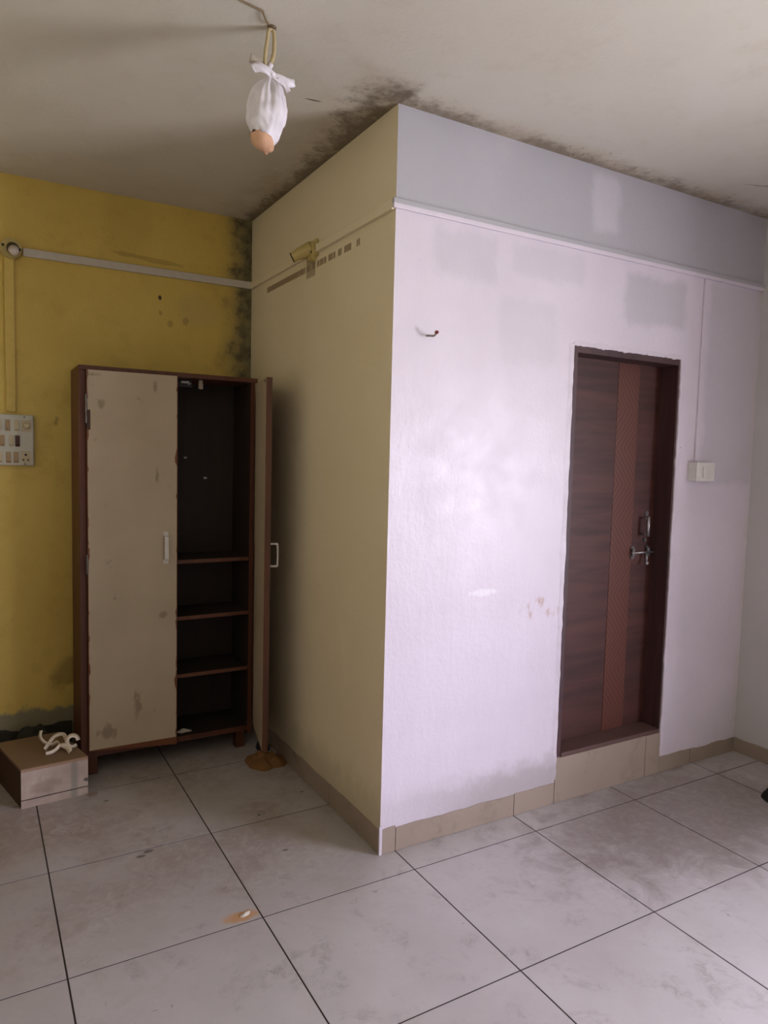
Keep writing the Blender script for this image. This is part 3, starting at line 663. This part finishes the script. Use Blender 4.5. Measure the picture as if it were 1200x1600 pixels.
# ------------------------------------------------------------------ hanging bundle
HX, HY = -.553, -.187
M_CORD = plain('grimy cream cord', lin(178, 160, 120), .7, var=.2, scale=60)
hk = thing('hanging_cord', 'looped cream cord hanging from the ceiling above the white cloth bundle', 'cord', (HX, HY, H))
g_ = bmesh.new(); cyl(g_, (0, 0, 0), (0, 0, -.007), .014, .012, 16); link('ceiling_rose', g_, plain('dark fixing', lin(96, 78, 58), .6), hk)
bm = tube([(.002, 0, -.004), (-.010, 0, -.012), (-.014, 0, -.04), (-.020, 0, -.085), (-.020, 0, -.115), (-.006, .002, -.140)], .0058, 6, 8, (1, 0, 0)); link('cord', bm, M_CORD, hk, True)
bm = tube([(.002, 0, -.004), (.008, .002, -.02), (.008, .002, -.065), (.002, .001, -.095), (-.008, 0, -.115), (-.002, 0, -.142)], .0062, 6, 8, (1, 0, 0)); link('cord', bm, M_CORD, hk, True)
tag(link('ceiling_cable', tube([(-.70, -.268, H - .003), (-.64, -.257, H - .004), (-.607, -.250, H - .003), (-.600, -.243, H - .006), (-.583, -.222, H - .010), (-.5675, -.2005, H - .004)], .0030, 6, 8), plain('old cable', lin(120, 100, 70), .6), None, True), 'thin old cable running over the ceiling to the hanging cord', 'cable')
g = G('white bag cloth'); o, x, y, z = g.obj(); n = g.noise(18, 4, .6, o)
cl = g.mix(g.st(n, .3, .7), lin(214, 206, 212), lin(232, 226, 232))
M_BAG = g.bsdf(cl, .55, bump=n, bs=.1, bd=.004)
KZ = 2.668
bag = thing('cloth_bundle', 'white cloth bundle tied in a knot and hung below the ceiling cord', 'bundle', (-.557, HY, KZ))
prof = [(0.0, .010), (-.012, .017), (-.026, .034), (-.045, .047), (-.07, .058), (-.095, .0635), (-.12, .063), (-.143, .057), (-.163, .047), (-.182, .037), (-.196, .026), (-.205, .012), (-.207, .0)]
pp = smoothpts([(r * .93, 0, z) for z, r in prof], 4)
bm = bmesh.new(); NS = 96; rings = []
for p in pp:
    z = p.z; r = max(p.x, .0005); t = min(1, max(0, -z / .2)); ring = []
    for k in range(NS):
        a = 2 * math.pi * k / NS
        pl_ = math.sin(9 * a + 1.2 * math.sin(2 * a) + 5 * t) * .5 + math.sin(17 * a + 3) * .25
        fold = pl_ * (.0085 * math.exp(-((t - .25) / .34) ** 2)) + .010 * mnoise.noise(Vector((math.cos(a) * 1.7, math.sin(a) * 1.7, z * 22))) * min(1, t * 4)
        crease = -.011 * max(0, mnoise.noise(Vector((a * 1.2, z * 30 + a, 7)))) * min(1, t * 3)
        rr = max(.0003, r + (fold + crease) * min(1, r / .02)); cx = -.010 * t - .004 * t * t
        ring.append(bm.verts.new((cx + rr * math.cos(a), rr * math.sin(a) * .95, z)))
    rings.append(ring)
for r, q in zip(rings, rings[1:]):
    for k in range(NS): bm.faces.new((r[k], q[k], q[(k + 1) % NS], r[(k + 1) % NS]))
bm.faces.new(rings[0]); bm.faces.new(rings[-1][::-1]); bmesh.ops.recalc_face_normals(bm, faces=bm.faces)
link('body', bm, M_BAG, bag, True)
# scrap of brown paper showing at the torn bottom
bm = bmesh.new(); rings = []
for j in range(9):
    t = j / 8; ring = []
    for k in range(28):
        a = 2 * math.pi * k / 28
        top = .022 + .020 * math.cos(a - 3.6) + .012 * mnoise.noise(Vector((math.cos(a) * 3, math.sin(a) * 3, 1)))
        z = -.216 + top * t; r = (.036 + .008 * math.cos(a - 3.6)) * math.sqrt(max(0, 1 - (1 - t * .8) ** 2)) + .0005
        ring.append(bm.verts.new((-.017 + r * math.cos(a), r * .95 * math.sin(a), z)))
    rings.append(ring)
for r, q in zip(rings, rings[1:]):
    for k in range(28): bm.faces.new((r[k], q[k], q[(k + 1) % 28], r[(k + 1) % 28]))
bm.faces.new(rings[0]); bm.faces.new(rings[-1][::-1]); bmesh.ops.recalc_face_normals(bm, faces=bm.faces)
link('wrapped_content', bm, plain('orange brown paper', lin(206, 160, 128), .7, var=.15), bag, True)['label'] = 'orange brown paper showing at the torn bottom'
def ear(pts, wid, th=.0045):
    P = smoothpts(pts, 5); n = len(P); bm = bmesh.new()
    ws = [wid[0] + (wid[1] - wid[0]) * math.sin(math.pi * min(1, i / (n - 1)) * .9) for i in range(n)]
    rings = []
    for i, p in enumerate(P):
        t = (P[min(i + 1, n - 1)] - P[max(i - 1, 0)]).normalized(); N = Vector((0, -1, 0)); N = (N - t * N.dot(t)).normalized(); Bn = t.cross(N)
        rings.append([bm.verts.new(p + Bn * ws[i] * math.cos(a) + N * th * (1.2 + .8 * math.sin(2 * a + i * .4)) * math.sin(a)) for a in [2 * math.pi * k / 16 for k in range(16)]])
    for r, q in zip(rings, rings[1:]):
        for k in range(16): bm.faces.new((r[k], r[(k + 1) % 16], q[(k + 1) % 16], q[k]))
    bm.faces.new(rings[0][::-1]); bm.faces.new(rings[-1]); bmesh.ops.recalc_face_normals(bm, faces=bm.faces); return bm
link('knot_loop', ear([(.004, -.012, .0), (-.018, -.018, .006), (-.038, -.016, .010), (-.052, -.012, .006), (-.058, -.01, .001)], (.008, .014), .006), M_BAG, bag, True)
link('knot_loop', ear([(.0, -.012, .0), (.022, -.016, -.006), (.045, -.014, -.009), (.062, -.010, -.006), (.074, -.01, -.004)], (.008, .014), .006), M_BAG, bag, True)
link('knot_loop', ear([(.018, -.015, -.006), (.038, -.016, -.016), (.055, -.012, -.034)], (.006, .006)), M_BAG, bag, True)
link('knot_end', ear([(-.010, 0, .012), (-.025, 0, .030), (-.045, 0, .033), (-.062, 0, .036)], (.014, .013), .003), plain('dingy grey cloth end', lin(170, 160, 146), .7), bag, True)
g_ = bmesh.new(); ball(g_, (0, -.006, .001), .0145, (1.2, 1, .9)); link('knot', g_, M_BAG, bag, True)
bm = bmesh.new(); sweep(bm, smoothpts([(0, 0, .004), (-.004, 0, .02), (.002, 0, .036)], 4), circ(.008, 10), (1, 0, 0)); link('neck', bm, M_BAG, bag, True)
